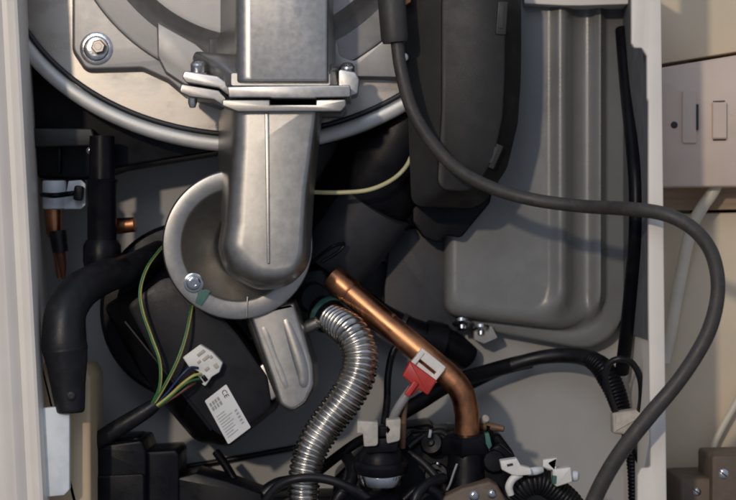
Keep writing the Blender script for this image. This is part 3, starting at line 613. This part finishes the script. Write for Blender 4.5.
obj('knob', B().lathe((485, 419, .0), [(4, -6), (4.6, 0), (3.6, 2), (1.5, 2.6)], (.4, -1, .5), 20), 'cream', t)
obj('body', B().tube([(480, 426, .006), (492, 427, .0), (504, 429, -.002)], [5, 4.2, 3.0], straight=True), 'brownlead', t)
obj('stem', B().tube([(490, 425, .0), (490, 446, .004)], [4, 4.5], straight=True), 'black', t)

t = thing('circulation_pump', 'black round pump body half hidden behind the air vent', 'pump', (410, 520, .03))
obj('body', B().prism(rounded([(330, 520), (334, 478, 10), (350, 462, 8), (372, 440, 8), (400, 428, 8), (430, 424, 8), (446, 440, 6), (450, 520)], 6), .024, .084, 4), 'black', t)
obj('end_plate', B().lathe((412, 462, .02), [(34, -4), (35, 0), (33, 3), (24, 4), (22, 7), (9, 7.5), (8, 5)], (-.1, -1, .15), 40), 'black', t)
obj('bleed_screw', B().lathe((410, 458, .012), [(6, -4), (6, 1), (4.5, 3), (1.5, 3.4)], (-.1, -1, .15), 20), 'boltdark', t)
t = thing('valve_block', 'small black valve with ribbed cap between pump and white connector', 'valve', (494, 500, .0))
obj('body', B().prism(rounded([(478, 452), (500, 444, 5), (514, 456, 5), (512, 500), (480, 500)], 4), -.014, .03, 2.5), 'black', t)
obj('cap', B().lathe((494, 462, -.015), [(12, -3), (12, 2), (10.5, 4), (5, 4.4)], (.1, -1, .25), 12), 'black', t)
t = thing('pressure_switch', 'small dark round pressure switch beside the foot of the copper bend', 'switch', (436, 450, .0))
obj('body', B().lathe((432, 444, -.006), [(11, -10), (12, 0), (10, 4), (4, 5), (3.4, 9), (1, 9.6)], (-.25, -1, .3), 28), 'black', t)
obj('terminal', B().prism(rrect(430, 434, 3, 8, 10, .6), -.014, -.008, .4), 'steel', t)
o = obj('black_hose', B().tube([(330, 520, -.01), (338, 498, -.012), (350, 484, -.01), (352, 468, .0), (344, 452, .015)], 6.5, seg=14), 'blackrub')
tag(o, 'short black hose between the stainless hose and the air vent', 'hose')
o = obj('black_hose', B().tube([(258, 520, .01), (262, 498, .012), (276, 486, .014), (292, 482, .02)], 7.5, seg=14), 'blackrub')
tag(o, 'black hose stub at the bottom edge left of the stainless hose', 'hose')
o = obj('black_hose', B().tube([(412, 520, -.035), (416, 497, -.036), (428, 484, -.03), (444, 478, -.02)], 5.5, seg=14), 'blackrub')
tag(o, 'black hose curving into the foot of the manifold beside the cast bracket', 'hose')

# connectors and conduit, lower right
o = obj('ribbed_conduit', B().tube([(496, 520, -.01), (512, 497, -.02), (526, 484, -.026), (542, 482, -.026), (558, 492, -.024), (572, 505, -.02), (584, 530, -.015)], [12, 13, 14, 14, 13, 12.5, 12], rib=(3.8, 1.2)), 'blackrub')
tag(o, 'fat black ribbed conduit arching at the bottom between white connectors', 'conduit')
t = thing('white_connector', 'flat white connector with curved hook left of the ribbed conduit', 'connector', (512, 492, -.03))
obj('block', B().prism(rounded([(500, 461, 1.5), (517, 458.5, 1.5), (521, 466, 1), (531, 468.5, 2), (532, 475, 2), (518, 476, 2), (512, 475, 1), (502, 470, 1)], 1.5), -.046, -.034, 1.2), 'whitep', t)
obj('slot', B().prism(rrect(510, 465, 6, 2.4, -12, .6), -.0465, -.044, .2), 'ink', t)
obj('hook', B().tube([(521, 474, -.042), (513, 479, -.043), (509, 487, -.043), (511, 495, -.042)], [3.6, 4, 4, 3.4], seg=12), 'whitep', t)
t = thing('plug_connector', 'boxy white connector with a rounded end right of the ribbed conduit', 'connector', (562, 487, -.03))
obj('block', B().prism(rounded([(553, 469.5, 1.5), (571, 467.5, 1.5), (572.5, 482, 2), (557, 487, 1.5), (553, 484, 1)], 1.5), -.046, -.03, 1.4), 'whitep', t)
obj('tab', B().prism(rounded([(543, 460, 1), (557, 458, 1), (557, 460.5, 1), (548, 463.5, 1), (557, 467, 1), (555, 471, 1), (543, 467, 1)], .8), -.044, -.036, .8), 'whitep', t)
obj('end_cap', B().lathe((571, 476, -.038), [(5.5, 0), (5.5, 5), (4.4, 7.4), (1.5, 8.4)], (1, -.25, 0), 20), 'bluewhite', t)
obj('seal', B().prism(rrect(554.5, 480, 4, 8.5, 5, 1), -.0468, -.04, .5), 'green', t)
o = obj('bullet_connector', B().tube([(528, 472, -.038), (536, 471, -.038), (542, 470, -.036)], [4, 4.2, 3.2], seg=14), 'bluewhite')
tag(o, 'tiny pale bullet connector between the two white connectors', 'connector')

# loose black leads at the bottom
o = obj('black_lead', B().tube([(216, 452, .04), (226, 466, .035), (236, 484, .03), (246, 510, .03)], 4.4, seg=12), 'black')
tag(o, 'short straight black lead dropping from the tip of the fan motor', 'cable')
o = obj('black_lead', B().tube([(258, 515, -.03), (274, 490, -.036), (296, 479, -.04), (324, 479, -.04), (350, 488, -.04), (372, 502, -.038), (386, 520, -.036)], 4.6, seg=12), 'blackrub')
tag(o, 'black lead arching across the foot of the stainless hose', 'cable')
o = obj('black_lead', B().tube([(300, 488, .02), (318, 472, .015), (338, 456, .01), (358, 442, .005), (372, 436, .0)], 5.0, seg=12), 'black')
tag(o, 'black lead rising from behind the stainless hose to the air vent', 'cable')
o = obj('black_lead', B().tube([(408, 448, .0), (422, 438, .004), (440, 432, .006), (452, 440, .006)], 4.2, seg=12), 'blackrub')
tag(o, 'short black lead bridging from the air vent clip to the manifold', 'cable')
o = obj('black_lead', B().tube([(404, 500, -.03), (420, 488, -.03), (438, 494, -.03), (450, 515, -.03)], 5.2, seg=12), 'black')
tag(o, 'black lead curling at the bottom edge right of the chrome base', 'cable')
o = obj('black_lead', B().tube([(166, 470, .082), (210, 463, .083), (256, 455, .083), (304, 446, .082)], 3.0, seg=10), 'blackrub')
tag(o, 'faint thin black lead lying along the back sheet below the fan motor', 'cable')
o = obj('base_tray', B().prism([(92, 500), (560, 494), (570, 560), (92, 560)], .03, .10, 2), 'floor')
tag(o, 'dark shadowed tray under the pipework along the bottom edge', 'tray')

# ================================================================== camera, light, world
cam = bpy.data.cameras.new('camera'); co = bpy.data.objects.new('camera', cam); COL.objects.link(co)
cam.dof.use_dof = True; cam.dof.focus_distance = D - 0.04; cam.dof.aperture_fstop = 9
scene.cycles.filter_width = 1.9
co.location = (0, -D, 0); co.rotation_euler = (math.radians(90), 0, 0)
cam.sensor_width = 36; cam.lens = 36 * D / (736 * S); cam.clip_start = 0.05; cam.clip_end = 50
scene.camera = co

def lamp(name, kind, loc, target, power, col, size=None, sx=None, sy=None):
    l = bpy.data.lights.new(name, kind); l.energy = power; l.color = col
    if kind == 'AREA':
        if sx: l.shape = 'RECTANGLE'; l.size = sx; l.size_y = sy
        else: l.shape = 'DISK'; l.size = size
    o = bpy.data.objects.new(name, l); COL.objects.link(o); o.location = loc
    o.rotation_euler = (Vector(target) - Vector(loc)).to_track_quat('-Z', 'Y').to_euler()
    return o
dirv = Vector((0.30, 1.0, -0.26)).normalized()
lamp('key_lamp', 'AREA', -dirv * 4.0, (0, 0, 0), 47, (1.0, 0.84, 0.66), size=0.14)
lamp('cool_fill', 'AREA', (-0.5, -2.2, 1.3), (0, 0, 0), 11, (0.80, 0.88, 1.0), sx=1.0, sy=1.2)  # unseen soft lamp added for cool fill and highlights on the metal

w = bpy.data.worlds.new('World'); scene.world = w; w.use_nodes = True
nt = w.node_tree; N = nt.nodes; L = nt.links
bg = N['Background']
tc = N.new('ShaderNodeTexCoord'); sep = N.new('ShaderNodeSeparateXYZ'); L.new(tc.outputs['Generated'], sep.inputs['Vector'])
ramp = N.new('ShaderNodeValToRGB')
dt = N.new('ShaderNodeVectorMath'); dt.operation = 'DOT_PRODUCT'; dt.inputs[1].default_value = (0.05, -0.30, 0.40)
L.new(tc.outputs['Generated'], dt.inputs[0])
mth = N.new('ShaderNodeMath'); mth.operation = 'ADD'; mth.inputs[1].default_value = 0.5
L.new(dt.outputs['Value'], mth.inputs[0]); L.new(mth.outputs[0], ramp.inputs['Fac'])
e = ramp.color_ramp.elements
e[0].position = 0.2; e[0].color = (0.07, 0.065, 0.065, 1)
e[1].position = 0.95; e[1].color = (0.50, 0.56, 0.70, 1)
L.new(ramp.outputs['Color'], bg.inputs['Color']); bg.inputs['Strength'].default_value = 0.66

scene.render.engine = 'CYCLES'
scene.view_settings.view_transform = 'Standard'; scene.view_settings.look = 'None'
scene.view_settings.exposure = 0; scene.view_settings.gamma = 1
scene.render.resolution_x = 1024; scene.render.resolution_y = 696
